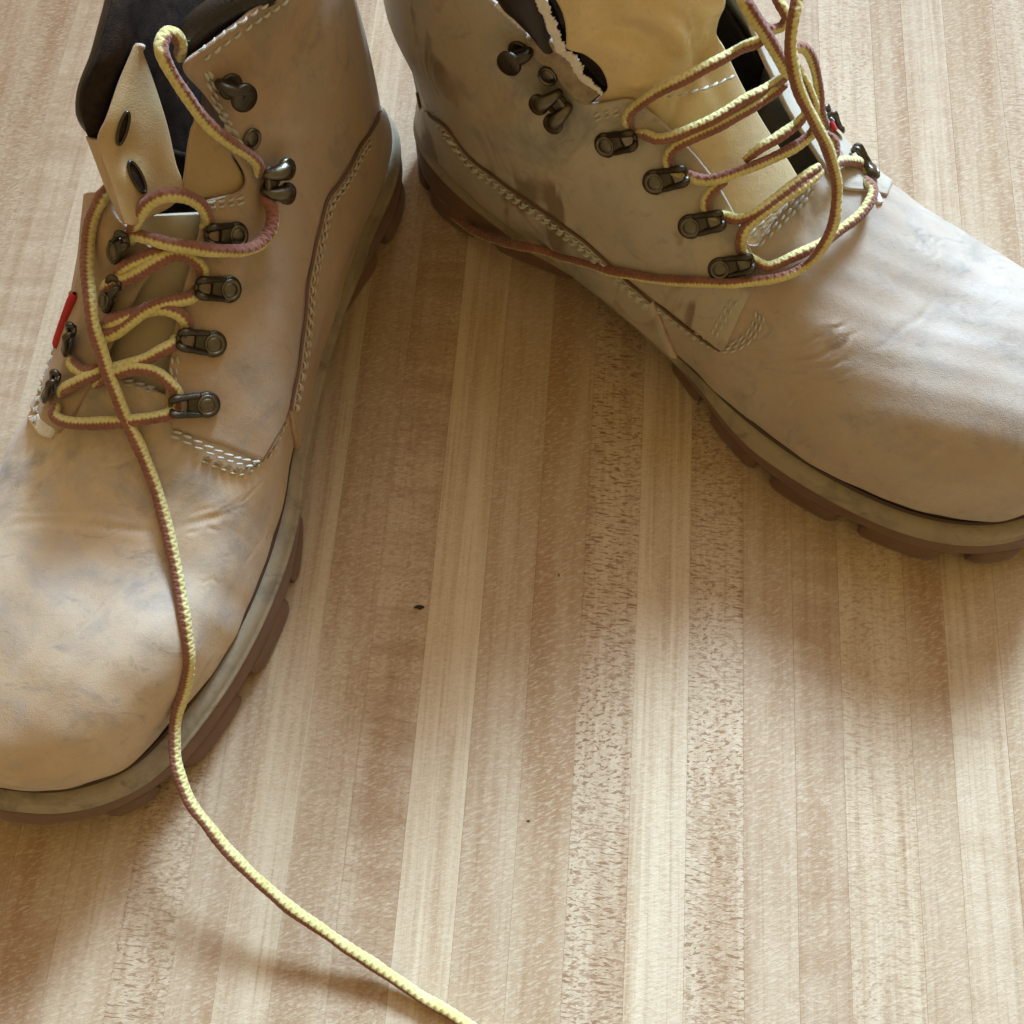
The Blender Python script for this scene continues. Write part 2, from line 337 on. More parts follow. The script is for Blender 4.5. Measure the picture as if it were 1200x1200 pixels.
# ------------------------------------------------------------------ boot builders
def bod(B, KT, off=0.):
    KT = np.asarray(KT, float); ts = KT[..., 1]
    P, N = body(KT[..., 0], np.abs(ts), np.where(ts >= 0, 1., -1.), off, B.dm)
    return B.w(P), B.wd(N)
CREASE_PX = {0: [([(0,622),(60,613),(120,615),(160,620),(185,622),(217,617),(242,610),(275,595),(300,580)], 1.0, 1.5), ([(0,606),(70,600),(130,603),(170,611)], .35, 1.0),
        ([(195,627),(210,622),(235,621),(262,619)], .5, .8), ([(222,608),(255,600),(283,586),(305,566)], .5, .8), ([(170,606),(200,608),(235,600),(268,584)], .4, .8), ([(262,598),(285,582),(312,560)], .3, .7),
        ([(228,682),(240,680),(262,682)], .3, .7), ([(232,690),(246,688)], .25, .7), ([(285,660),(300,640),(312,622)], .3, 1.0)],
    1: [([(878,424),(907,424),(933,422),(960,415),(985,402),(1012,384)], 1.25, .9), ([(895,434),(933,435),(968,428),(1003,414)], .75, .8),
        ([(886,411),(930,404),(965,392),(998,372)], .85, .8), ([(915,447),(945,448),(978,443),(1008,433)], .35, .9), 
        ([(1020,412),(1040,398),(1062,384),(1100,346)], .5, 1.4), ([(1078,300),(1085,288),(1092,270)], .4, .8), ([(1088,310),(1096,296),(1102,276)], .4, .8), ([(1070,292),(1076,278),(1080,262)], .3, .8),
        ([(905,470),(930,452),(945,440)], .3, .9), ([(920,478),(950,455)], .25, .8)]}
CREASE = {}
def crease(B, KT, W):
    """folds of worn leather as real relief, along lines followed on the leather"""
    key = int(B.dm)
    if key not in CREASE:
        CREASE[key] = []
        for pts, dep, wid in CREASE_PX[key]:
            kt = ktpath(B, pts, 60); kt = kt+np.stack([.03*np.sin(np.arange(60)*.2+pts[0][0]), np.zeros(60)], -1)
            CREASE[key].append((B.loc(bod(B, kt, 0.)[0])/mm, dep, wid))
    P = B.loc(W)/mm; x, y = P[..., 0], P[..., 1]; flat = P.reshape(-1, 3); d = np.zeros(len(flat)); up = np.zeros(len(flat))
    for L, dep, wid in CREASE[key]:
        near = np.where((flat[:, 0] > L[:, 0].min()-9) & (flat[:, 0] < L[:, 0].max()+9) & (flat[:, 1] > L[:, 1].min()-9) & (flat[:, 1] < L[:, 1].max()+9))[0]
        if not len(near): continue
        D = np.linalg.norm(flat[near][:, None]-L[None], axis=2); j = D.argmin(1); dd = D.min(1); s = j/59.
        win = np.clip(np.minimum(s, 1-s)*5, 0, 1)*(.75+.25*np.sin(s*19+dep*50)); q = dd/wid
        d[near] = np.minimum(d[near], -win*dep*.72*np.exp(-q*q)); up[near] = np.maximum(up[near], win*dep*.30*np.exp(-(dd/(3.2*wid))**2))
    d = (d+up).reshape(x.shape)
    # the toe swells in front of the main fold, and soft lumps all over
    if key == 0: d += 1.2*sst(222, 236, x)*(1-sst(245, 275, x))
    d += .35*np.sin(x*.13+1)*np.sin(y*.17+2)+.18*np.sin(x*.31+y*.22)*np.sin(y*.37-x*.1+1)
    return d*mm
def shell(B, name, KT, off_out, off_in, mat, parent, edge_mat=None, relief=True, round_=True, extra=None):
    n, m = KT.shape[:2]
    oo = np.full((n, m), off_out)
    if round_:
        oo[[0, -1], :] -= .3*(off_out-off_in); oo[:, [0, -1]] -= .3*(off_out-off_in)
    Po, N = bod(B, KT, 0.)
    r = crease(B, KT, Po) if relief else 0*oo
    if extra is not None: r = r+extra
    A = Po+N*(oo+r)[..., None]; C = Po+N*(off_in+r)[..., None]
    V = np.vstack([A.reshape(-1, 3), C.reshape(-1, 3)]); q = n*m
    Fo = gridfaces(n, m); mi = [0]*len(Fo)
    F = list(Fo)
    rim = [i*m for i in range(n)]+[(n-1)*m+j for j in range(1, m)]+[i*m+m-1 for i in range(n-2, -1, -1)]+[j for j in range(m-2, 0, -1)]
    for a, b in zip(rim, rim[1:]+rim[:1]): F.append((b, a, a+q, b+q)); mi.append(1 if edge_mat else 0)
    F += [tuple(x+q for x in f[::-1]) for f in Fo]; mi += [0]*len(Fo)
    # orient outwards
    mid = (n//2)*m+m//2; f = Fo[(n//2)*(m-1)+m//2]; a, b, c = (V[f[0]], V[f[1]], V[f[2]])
    if np.dot(np.cross(b-a, c-a), N.reshape(-1, 3)[mid]) < 0: F = [x[::-1] for x in F]
    return mesh(name, V, F, [mat, edge_mat] if edge_mat else mat, parent, mi=mi)
def ktpath(B, pts, n, side=None):
    out = []
    for p in pts:
        if len(p) == 3: out.append((p[1], p[2]))
        else:
            k, t, s, d = B.pick(*p, side=side); out.append((k, t*s))
            if d > 4: print('MISS', p, round(d, 1))
    P = np.array(out); Q = resample(P*[1, 6], n); return Q/[1, 6]
def ruled(c1, c2, m, ease=0):
    s = np.linspace(0, 1, m)[None, :, None]
    return c1[:, None]*(1-s)+c2[:, None]*s
def frames(P):
    T = nrm(np.gradient(P, axis=0)); return T
LACE_R = .0021
def tube(P, r, seg=12, ref=None, flip=False, cap=True, ph0=0., twist=0.):
    """P points; r radius or array; returns V, F, uv (u along in metres, v round 0..1); angle 0 faces ref"""
    P = np.asarray(P, float); n = len(P); T = frames(P); r = np.broadcast_to(r, n)
    if ref is None: ref = np.tile([0, 0, 1.], (n, 1))
    else: ref = np.broadcast_to(ref, (n, 3))
    A = ref-(ref*T).sum(-1, keepdims=True)*T; A = nrm(A)
    for i in range(1, n):
        if np.dot(A[i], A[i-1]) < 0.2: A[i] = nrm(A[i-1]-np.dot(A[i-1], T[i])*T[i])
    Bn = np.cross(T, A); L = np.r_[0, np.cumsum(np.linalg.norm(np.diff(P, axis=0), axis=1))]
    th = np.linspace(0, 2*np.pi, seg+1)
    tw = ph0+twist*L
    V = P[:, None]+r[:, None, None]*(np.cos(th[None]+tw[:, None])[..., None]*A[:, None]+np.sin(th[None]+tw[:, None])[..., None]*Bn[:, None])
    uv = np.stack(np.broadcast_arrays(L[:, None], (th/(2*np.pi))[None] if not flip else 1-(th/(2*np.pi))[None]), -1)
    return V.reshape(-1, 3), gridfaces(n, seg+1, flip=True), uv.reshape(-1, 2)
class MB:
    def __init__(s): s.V, s.F, s.uv, s.mi, s.n = [], [], [], [], 0
    def add(s, V, F, uv=None, mi=0):
        V = np.asarray(V, float); s.V.append(V); s.F += [tuple(int(x)+s.n for x in f) for f in F]; s.mi += [mi]*len(F)
        s.uv.append(uv if uv is not None else np.zeros((len(V), 2))); s.n += len(V); return s
    def build(s, name, mat, parent=None, smooth=True):
        return mesh(name, np.vstack(s.V), s.F, mat, parent, smooth, np.vstack(s.uv), s.mi)
def stitches(B, rows, mat, parent, off=.0011, length=.0027, gap=.0009, r=.00043, name='stitching', lift=None):
    """rows: list of (n,2) kt paths -> short raised thread loops"""
    mb = MB()
    for KT in rows:
        P, N = bod(B, KT, 0.); P = P+N*crease(B, KT, P)[:, None]
        L = np.r_[0, np.cumsum(np.linalg.norm(np.diff(P, axis=0), axis=1))]
        s = 0.
        while s+length < L[-1]:
            ln = length*random.uniform(.85, 1.1)
            q = s+np.linspace(0, 1, 6)*ln; C = np.stack([np.interp(q, L, P[:, i]) for i in range(3)], -1); n_ = nrm(np.stack([np.interp(q, L, N[:, i]) for i in range(3)], -1))
            T = nrm(C[-1:]-C[:1]); sd = np.cross(n_, T)*random.uniform(.0002, .00034)
            C = C+n_*(off+np.array([-.0004, .00025, .0004, .0004, .00025, -.0004]))[:, None]+sd*np.linspace(-1, 1, 6)[:, None]
            V, F, uv = tube(C, np.array([.5, 1, 1.1, 1.1, 1, .5])*r*random.uniform(.9, 1.15), 6, n_)
            mb.add(V, F); s += ln+gap*random.uniform(.8, 1.3)
    o = mb.build(name, mat, parent); prop(o, kind='stuff'); return o
def shifted(B, KT, d):
    """the same path moved sideways on the surface by d metres"""
    P, N = bod(B, KT, 0.); T = frames(P); S = nrm(np.cross(N, T)); Q = P+S*d
    e = 1e-3; k, t = KT[:, 0], KT[:, 1]
    Pk, _ = bod(B, np.stack([k+e, t], -1)); Pt, _ = bod(B, np.stack([k, t+e], -1)); a, b = (Pk-P)/e, (Pt-P)/e
    v = S*d; aa, bb, ab = (a*a).sum(-1), (b*b).sum(-1), (a*b).sum(-1); va, vb = (v*a).sum(-1), (v*b).sum(-1); D = np.maximum(aa*bb-ab*ab, 1e-14)
    return KT+np.stack([(va*bb-vb*ab)/D, (vb*aa-va*ab)/D], -1)
# ---- sole
OUT_MED = [(319,-12),(316,4),(310,17),(300,30),(279,44),(250,52),(228,55.5),(208,55.5),(190,52),(171,45.5),(151,38.5),(130,33),(108,31),(91,31.5),(70,36),(50,40),(30,41),(12,37),(0,28),(-8,15),(-11,0)]
OUT_LAT = [(-8,-15),(0,-28),(12,-36),(50,-40),(91,-40),(130,-42),(171,-49),(200,-54),(228,-55),(250,-53),(279,-47),(300,-37),(312,-26)]
OUTL = resample(OUT_MED+OUT_LAT, 700, closed=True)
def inset(P, d):
    T = nrm(np.roll(P, -1, 0)-np.roll(P, 1, 0)); N = np.stack([-T[:, 1], T[:, 0]], -1)
    c = P.mean(0); 
    if (N*(c-P)).sum() < 0: N = -N
    return P+N*np.asarray(d).reshape(-1, 1)
def feather(B, n=700):
    ks = np.linspace(0.0, 17, 400)
    a, _ = body(ks, np.ones_like(ks), 1., 0., B.dm); b, _ = body(ks[::-1], np.ones_like(ks), -1., 0., B.dm)
    return resample(np.vstack([a[::8], b[8::8][:-1]])[:, :2]/mm, n, closed=True)
def match(A, Bc):
    """order the points of Bc so that point i lies beside A[i]"""
    c = np.array([150., 0]); 
    def par(P):
        return P
    out = []
    for p in A:
        i = np.argmin(((Bc-p)**2).sum(-1)); out.append(Bc[i])
    out = np.array(out); k = np.ones(9)/9
    for _ in range(2): out = np.stack([np.convolve(np.r_[out[-4:, j], out[:, j], out[:4, j]], k, 'valid') for j in (0, 1)], -1)
    return out
def sole(B, parent):
    O = OUTL.copy()
    if B.dm: O[:, 1] *= np.where(O[:, 1] > 0, 1.03, 1.08)
    Fth = match(O, resample(feather(B), 4000, closed=True)); fx = Fth[:, 0]; w0 = .8 if B.dm else 5.; wel = inset(Fth, -w0-(6.1-w0)*sst(160, 205, fx)-1.0*sst(230, 300, fx)-(3.4-w0*.4)*(1-sst(70, 100, fx)))
    lift = 5*sst(255, 318, O[:, 0])**1.3   # toe spring
    n = len(O)
    def ring(P, z, l=1.): return np.column_stack([P, np.full(n, z)+lift*l])
    def build(name, rings, mat, cap_top=False, cap_bot=False, par=parent):
        V = np.vstack(rings)*mm; F = gridfaces(len(rings), n, closed_v=True, flip=True)
        if cap_bot: F.append(tuple(range(n)))
        if cap_top: F.append(tuple(range((len(rings)-1)*n, len(rings)*n))[::-1])
        if B.m > 0: F = [f[::-1] for f in F]
        W = B.w(V); return mesh(name, W, F, mat, par)
    arch = 3.5*sst(88, 100, O[:, 0])*(1-sst(140, 160, O[:, 0]))
    mixp = lambda f: O*(1-f)+wel*f
    rz = lambda P, z: np.column_stack([P, z+lift+arch*(z < 12)])
    jig = .25*np.sin(np.arange(n)*.9)
    slab = [rz(inset(mixp(.1), 9), np.full(n, 8.8)), rz(inset(mixp(.1), 2.6), np.full(n, 8.8)), rz(inset(mixp(.2), .9), np.full(n, 9.8)), rz(mixp(.45), np.full(n, 13.)), rz(mixp(.82), np.full(n, 18.6)), rz(inset(mixp(.84), .4), np.full(n, 19.9)), rz(inset(mixp(.84), 2.), np.full(n, 20.2))]
    so = build('outsole', slab, M['gum'], cap_bot=True)
    w = [ring(inset(wel, 2.2), 19.4), ring(inset(wel, .3), 19.7), ring(inset(wel, -.3), 20.2), ring(inset(wel, -.35), 20.8), ring(inset(wel, .2), 21.3), ring(inset(wel, .8), 21.8), ring(inset(wel, 1.1), 22.8),
         ring(inset(wel, 1.7), 24.2), ring(inset(wel, 2.8), 25.2), ring(inset(wel, 4.4), 25.8), ring(inset(wel, 6.4), 25.9), ring(inset(wel, 8.5), 25.2), ring(inset(wel, 14), 24.)]
    build('welt', w, M['welt'])
    # dark tube painting the shade in the crevice where the upper meets the welt
    g = resample(np.column_stack([inset(Fth, -.1), 26.2+lift*.9])*mm, 500, closed=True); V, F, uv = tube(B.w(np.vstack([g, g[:1]])), .0009, 8); mesh('welt_gap_shade', V, F, M['seam'], parent, uv=uv)
    # thread sewn round the lip
    # lugs
    Ls = np.r_[0, np.cumsum(np.linalg.norm(np.diff(np.vstack([O, O[:1]]), axis=0), axis=1))]
    def seg(a, b, side):
        """indices along the outline with x in [a,b] on one side"""
        idx = [i for i in range(n) if a <= O[i, 0] <= b and (O[i, 1] > -12 if side > 0 else O[i, 1] <= -12 if O[i, 0] > 250 else O[i, 1] < 0) and (side > 0 and (O[i, 1] > 0 or O[i, 0] > 250) or side < 0)]
        idx.sort(key=lambda i: O[i, 0]); return idx
    for side in (1, -1):
        for a, b in ((149, 168.5), (176.5, 204), (212.5, 243), (252, 283), (292, 307), (54, 91), (14, 46), (-9, 9)):
            idx = seg(a, b, side)
            if len(idx) < 4: continue
            P = resample(O[idx], max(6, int((b-a)/2))); s = np.linspace(-1, 1, len(P)); pr = 1.6*(np.abs(s)**10)
            T = nrm(np.gradient(P, axis=0)); N = np.stack([-T[:, 1], T[:, 0]], -1)
            if (N*(np.array([150, 0])-P)).sum() < 0: N = -N
            lf = 5*sst(255, 318, P[:, 0])**1.3; hb = 3.5*sst(88, 100, P[:, 0])*(1-sst(140, 160, P[:, 0]))
            rows = []
            for d, z in ((14, .05), (1.2, .05), (.2, .7), (-.15, 3), (.35, 9.6), (1.5, 11.0), (14, 11.0)):
                rows.append(np.column_stack([P+N*(d+pr)[:, None], np.full(len(P), z)+lf*(1 if z > 1 else .8)+(hb if z > 5 else 0)]))
            V = B.w(np.vstack(rows)*mm); F = gridfaces(len(rows), len(P), closed_u=True, flip=(side*B.m < 0))
            F += [tuple(i*len(P) for i in range(len(rows))), tuple((i+1)*len(P)-1 for i in range(len(rows)))[::-1]]
            o = mesh('lug', V, F, M['gum'], parent, smooth=False)
            o.data.polygons.foreach_set('use_smooth', [len(f) == 4 for f in F])
# ------------------------------------------------------------------ the two boots
def base(B, name, label, vm):
    root = bpy.data.objects.new(name, None); COL.objects.link(root); root.location = tuple(B.w([.15, 0, 0])); prop(root, label, 'boot', 'pair of tan work boots')
    return root
ROOT_L = base(BL, 'work_boot', 'tan work boot at left, wide open, a long lace trailing over its toe', 0)
ROOT_R = base(BR, 'work_boot', 'tan work boot at right, turned sideways, pale puffed tongue and torn collar edge', 0)
def vamp(B, root, mat):
    n, m = 430, 321
    u = np.linspace(0, 1, n)[:, None]; ts = np.linspace(-1, 1, m)[None]
    at = np.abs(ts); kmax = 8.75+1.8*sst(.27, .42, at)
    k = (u**1.15)*kmax; KT = np.stack([k, np.broadcast_to(ts, k.shape)], -1)
    shell(B, 'vamp', KT, .0004, -.0012, mat, root, M['raw'])
for B, r, mt in ((BL, ROOT_L, M['leather']), (BR, ROOT_R, M['leather_b'])):
    sole(B, r); vamp(B, r, mt)
    # lining inside the shaft
    for sd in (1, -1):
        kk = np.linspace(11.2, 12.1 if (r is ROOT_L and sd < 0) else NK, 60); tt = np.linspace(.28 if r is ROOT_L else .56 if sd > 0 else .3, 1, 50)*sd
        KT = np.stack(np.meshgrid(kk, tt, indexing='ij'), -1); shell(B, 'lining', KT, -.0016, -.003, M['mesh'], r, relief=False)
_k = np.stack(np.meshgrid(np.linspace(10.8, 14.5, 40), np.linspace(-.42, .45, 40), indexing='ij'), -1)
shell(BL, 'lining', _k, -.013, -.0145, M['mesh'], ROOT_L, relief=False)  # dark sheet added deep in the throat to keep the opening dark
# quarters -----------------------------------------------------------
def lining_floor(B, root):
    f = inset(resample(feather(B), 200, closed=True), 2.)*mm; V = B.w(np.column_stack([f, np.full(len(f), .0315)]))
    mesh('insole', V, [tuple(range(len(V)))], M['mesh'], root, smooth=False)
lining_floor(BL, ROOT_L); lining_floor(BR, ROOT_R)
def quarter(B, root, front, back, mat, side, n=190, m=120, off=(.0017, .0002)):
    a = ktpath(B, front, n, side if side > 0 else None); b = ktpath(B, back, n, side)
    shell(B, 'quarter_panel', ruled(a, b, m), off[0], off[1], mat, root, M['raw']); return a, b
def foxing(B, root, pts, kbot, mat, side=1, n=120, m=40):
    a = ktpath(B, pts, n, side); bot = np.stack([np.linspace(kbot[0], kbot[1], n), np.full(n, side*1.)], -1)
    shell(B, 'heel_counter', ruled(a, bot, m), .0030, .0003, mat, root, M['raw']); return a
L_front = [(203,503),(195,470),(197,435),(203,395),(213,345),(224,305),(233,262),(236,236),(285,216),(262,165),(240,112),(214,76),(250,45),(300,5),('k',21,.5)]
L_back = [(303,541),(330,492),(345,420),(355,330),(375,240),(400,200),(430,150),('k',17.2,.80),('k',19,.95),('k',21,1.)]
LQ = quarter(BL, ROOT_L, L_front, L_back, M['quarter'], 1)
L_fox = [(334,480),(345,420),(355,330),(375,240),(400,200),(430,150),('k',17.0,.80),('k',17.3,.9)]
fL = foxing(BL, ROOT_L, L_fox, (9.3, 17.), M['quarter'])
R_front = [(893,322),(872,275),(850,232),(822,190),(790,155),(752,122),(735,114),(690,118),(665,97),(640,70),(618,38),(598,16),(584,2),('k',20.8,.5)]
R_back = [(850,410),(800,372),(752,336),(690,280),(640,243),(600,215),(555,180),(520,140),('k',18.6,.85),('k',21,1.)]
RQ = quarter(BR, ROOT_R, R_front, R_back, M['quarter_b'], 1)
R_fox = [(768,350),(752,336),(690,280),(640,243),(600,215),(555,180),(520,140),('k',18.2,.85)]
fR = foxing(BR, ROOT_R, R_fox, (9.5, 17.2), M['quarter_b'])
# outer sides (their backs are turned away)
LQ2 = quarter(BL, ROOT_L, [(70,508),(88,488),(108,450),(130,410),(150,370),(165,340),(183,298),('k',12.3,-.02),('k',12.9,-.04)],
              [('k',8.3,-.62),('k',9.8,-.70),('k',11.6,-.63),('k',12.3,-.64)], M['quarter'], -1)
RQ2 = quarter(BR, ROOT_R, [('k',7.6,-.30),(985,222),(962,195),(934,152),(905,100),('k',13.2,-.22),('k',15.5,-.22),('k',21,-.28)],
              [('k',8.0,-.62),('k',9.8,-.70),('k',12,-.63),('k',14.4,-.64),('k',15.5,-.71),('k',17.2,-.8),('k',19,-.95),('k',21,-1.)], M['quarter_b'], -1)
for B, r in ((BL, ROOT_L), (BR, ROOT_R)):
    a = np.stack([np.linspace(9.3, 17, 80), -np.interp(np.linspace(9.3, 17, 80), [9.3, 12, 14.4, 17], [.68, .63, .64, .8])], -1)
    bt = np.stack([np.linspace(9.3, 17, 80), np.full(80, -1.)], -1); shell(B, 'heel_counter', ruled(a, bt, 20), .003, .0003, M['quarter'], r, M['raw'])
# tongues --------------------------------------------------------------
def tongue(B, root, left, right, mat, off, n=170, m=90, folds=None):
    a = ktpath(B, left, n); b = ktpath(B, right, n); KT = ruled(a, b, m); ex = None
    if folds is not None: ex = folds(KT)
    shell(B, 'tongue', KT, off, off-.0016, mat, root, relief=False, extra=ex)
tongue(BL, ROOT_L, [('k',7.9,-.40),('k',10,-.25),('k',11.6,-.10),('k',12.4,.12)], [('k',7.9,.42),('k',10,.40),('k',11.8,.34),('k',12.9,.28)], M['tongue'], -.0028,
       folds=lambda KT: .001*np.sin(KT[..., 0]*2.2)*np.sin(KT[..., 1]*9))
def rfold(KT):
    k, t = KT[..., 0], KT[..., 1]
    puff = .0070*sst(12.2, 15, k)*np.exp(-((t-.16)/.17)**2)
    g = lambda k0, t0, sk, st, a, rot=0: a*np.exp(-(((k-k0)+rot*(t-t0))/sk)**2-((t-t0)/st)**2)
    return puff+g(12.5, .16, .35, .16, -.0040, 3)+g(13.5, .27, .5, .05, .0030, -8)+g(14.2, .11, 1.8, .026, -.0046)+g(15.9, .205, 2.4, .028, -.0036)+g(15.0, .155, 1.6, .022, .0026)+g(14.8, .03, 1.6, .026, .0034)+g(17, .10, 1.6, .02, .0024)+g(13.3, .05, .6, .05, -.0026, 6)-.0026*(1-sst(12.0, 12.5, k))*0
tongue(BR, ROOT_R, [('k',7.8,.46),('k',10,.55),('k',12.6,.52),('k',13.8,.42),(712,100),(690,62),(662,10),('k',21,.33)], [(1000,262),(955,228),(928,186),(898,140),(870,90),(848,40),('k',16.5,.02),('k',21,.0)], M['tongue_b'], -.0014, folds=rfold)
# free sheets of leather, given as rows of points (px, py, height)
def sheet(name, rows, mat, parent, n=40, m=40, th=.0014, edge=None, rough=0.):
    W = np.array([[unp(u, v, z) for u, v, z in r] for r in rows])
    a = np.linspace(0, W.shape[0]-1, n); b = np.linspace(0, W.shape[1]-1, m)
    G = cr(W.reshape(W.shape[0], -1), a).reshape(n, W.shape[1], 3); G = np.stack([cr(G[i], b) for i in range(n)])
    N = nrm(np.cross(np.gradient(G, axis=0), np.gradient(G, axis=1))); cv = nrm(np.array([0, 0, CAM_H])-G)
    s = 1 if (N*cv).sum() > 0 else -1; N = N*s
    G = G+N*(rough*np.random.uniform(-1, 1, (n, m)))[..., None]
    V = np.vstack([G.reshape(-1, 3), (G-N*th).reshape(-1, 3)]); q = n*m; Fo = gridfaces(n, m, flip=(s < 0)); F = list(Fo)
    mi = [0]*len(F)
    rim = [i*m for i in range(n)]+[(n-1)*m+j for j in range(1, m)]+[i*m+m-1 for i in range(n-2, -1, -1)]+[j for j in range(m-2, 0, -1)]
    for x, y in zip(rim, rim[1:]+rim[:1]): F.append((y, x, x+q, y+q)[::s]); mi.append(1 if edge else 0)
    F += [tuple(x+q for x in f[::-1]) for f in Fo]; mi += [0]*len(Fo)
    return mesh(name, V, F, [mat, edge] if edge else mat, parent, mi=mi), G, N
flap, FG, FN = sheet('throat_flap', [
    [(157,53,.1665),(160,51,.1665),(163,52,.166),(166,57,.165)],
    [(139,95,.163),(153,94,.162),(170,94,.158),(181,98,.154)],
    [(124,140,.159),(146,140,.157),(172,142,.151),(196,146,.145)],
    [(115,168,.155),(142,176,.151),(176,184,.144),(206,190,.138)],
    [(127,205,.149),(153,212,.145),(184,216,.138),(215,220,.132)],
    [(138,238,.143),(158,243,.139),(180,242,.135),(203,240,.130)],
    [(147,263,.138),(157,264,.136),(167,260,.133),(178,254,.130)]], M['inner'], ROOT_L, 70, 50, edge=M['raw'])
sheet('flap_fold', [
    [(100,160,.150),(106,163,.152),(112,166,.1538),(116,168,.1545)],
    [(110,185,.146),(116,188,.148),(121,190,.1497),(125,192,.1505)],
    [(124,222,.140),(128,224,.142),(132,224,.1435),(135,225,.1445)],
    [(140,257,.134),(143,260,.1355),(146,262,.1365),(149,263,.1370)]], M['inner'], ROOT_L, 40, 14, edge=M['raw'])
for (u, v, z, du, dv, dz, wd) in ((150,153,.1568,2,15,-.001,.0012), (169,207,.1452,3,14,-.0035,.0018)):      # holes of the hooks seen from inside
    c, e = unp(u, v, z), unp(u+du, v+dv, z+dz); ax = (e-c); L = np.linalg.norm(ax)
    i = np.argmin(((FG-c)**2).sum(-1)); nn = FN.reshape(-1, 3)[i]; c = FG.reshape(-1, 3)[i]; ax = nrm(ax-nn*(ax@nn)); sd = np.cross(nn, ax)
    th = np.linspace(0, 2*np.pi, 41); R = c+np.cos(th)[:, None]*ax*.0046+np.sin(th)[:, None]*sd*wd+nn*.0003
    V, F, uv = tube(R, .0005, 10, np.tile(nn, (41, 1))); ring = mesh('hook_back', V, F, M['metal_dark'], ROOT_L, uv=uv)
    D = np.vstack([[c+nn*.0002], c+np.cos(th)[:, None]*ax*.0043+np.sin(th)[:, None]*sd*wd*.9+nn*.0001]); mesh('hollow', D, [(0, k, k+1) for k in range(1, 41)], M['mesh'], ring)
sheet('padded_lining', [
    [(142,-50,.178),(165,-45,.174),(190,-45,.162),(250,-45,.145)],
    [(131,5,.175),(155,8,.172),(182,10,.160),(240,10,.142)],
    [(116,62,.171),(141,60,.168),(176,60,.156),(240,62,.138)],
    [(100,105,.166),(126,105,.162),(166,107,.150),(236,112,.134)],
    [(98,138,.160),(119,142,.156),(162,152,.142),(230,162,.128)],
    [(103,160,.152),(126,168,.146),(172,192,.132),(226,232,.118)]], M['mesh'], ROOT_L, 50, 50, th=.002)
def roll(B, name, pts, r, mat, parent, absz=True, n=60, squash=None):
    P = np.array([unp(*p) for p in pts]); P = resample(P, n); q = np.linspace(0, 1, n)
    rr = r*(.55+.45*np.clip(np.minimum(q, 1-q)*10, 0, 1)**.5)*(1+.05*np.sin(q*9)+.03*np.sin(q*17))
    V, F, uv = tube(P, rr, 20, nrm(np.array([0, 0, CAM_H])-P)); F = list(F)
    F += [tuple(range(20))[::-1], tuple((n-1)*21+j for j in range(20))]
    return mesh(name, V, F, mat, parent, uv=uv)
roll(BL, 'collar_padding', [(150,-50,.174),(139,5,.171),(124,60,.167),(110,100,.162),(106,128,.157),(109,152,.150)], .0037, M['black'], ROOT_L)
roll(BL, 'collar_padding', [(219,64,.158),(226,44,.163),(246,24,.166),(280,2,.168),(325,-22,.168)], .0046, M['black'], ROOT_L)
def pad(B, root, name, left, right, off, mat, n=60, m=20, bulge=0., thick=.0015, jag=0., edge=None):
    a = ktpath(B, left, n); b = ktpath(B, right, n)
    if jag: rn = lambda: np.convolve(np.random.uniform(-1, 1, n+4), np.ones(5)/2.6, 'valid')*(np.random.rand(n) > .15); b = b+np.stack([np.zeros(n), rn()*jag], -1); a = a+np.stack([np.zeros(n), rn()*jag*.5], -1)
    KT = ruled(a, b, m); s = np.linspace(0, 1, m)[None]; ex = bulge*(4*s*(1-s))**.6*np.ones((n, 1))
    if jag: ex = ex+np.random.uniform(-.00012, .00016, (n, m))
    return shell(B, name, KT, off, off-thick, mat, root, edge, relief=False, extra=ex)
pad(BL, ROOT_L, 'inner_gusset', [(226,130),(224,165),(219,200),(214,236)], [(258,150),(272,180),(290,212),(292,232)], -.0004, M['inner'], bulge=-.001)
pad(BR, ROOT_R, 'cut_edge', [(690,120),(665,99),(640,71),(618,40)], [(707,106),(682,84),(660,58),(640,33)], .0030, M['cut'], jag=.002, thick=.003)
pad(BR, ROOT_R, 'torn_backing', [(708,108),(681,86),(659,60),(646,33),(632,0),(626,-15)], [(710,104),(688,82),(671,56),(659,30),(646,0),(640,-15)], .0030, M['white_raw'], jag=.005, n=110, m=8, thick=.0008)
pad(BR, ROOT_R, 'collar_padding', [(640,46),(622,28),(604,12),(588,-4),('k',20.9,.42)], [(653,55),(646,38),(638,10),(632,-8),('k',20.9,.30)], .0022, M['black'], bulge=.0035)
pad(BR, ROOT_R, 'torn_seam', [(634,40),(618,31),(600,17),(583,2)], [(634,33),(622,24),(606,11),(590,-4)], .0026, M['white_raw'], jag=.007, n=70, m=6, thick=.0008)
pad(BR, ROOT_R, 'padded_lining', [(706,104),(684,80),(668,54),(655,28),(640,-5),(636,-18)], [(733,118),(718,92),(696,55),(672,12),(655,-18)], -.0006, M['mesh'], m=24, bulge=-.002)

def edge_crevice(B, root, KT, off, r=.0005, mat=None):  # dark tube: brown raw edge and the crevice's shade painted as one
    P, N = bod(B, KT, off); P = P+N*crease(B, KT, P)[:, None]; V, F, uv = tube(P, r, 8, N); mesh('panel_edge_crevice', V, F, mat or M['edge'], root, uv=uv)
edge_crevice(BL, ROOT_L, np.vstack([fL[:-18]]), .0024, .00062)
edge_crevice(BR, ROOT_R, np.vstack([fR[:-14]]), .0024, .00062)
edge_crevice(BL, ROOT_L, ktpath(BL, [(303,539),(316,516),(326,500),(334,482)], 40, 1), .0012, .0006)
edge_crevice(BR, ROOT_R, ktpath(BR, [(846,408),(820,392),(795,374),(770,352)], 40, 1), .0012, .0006)
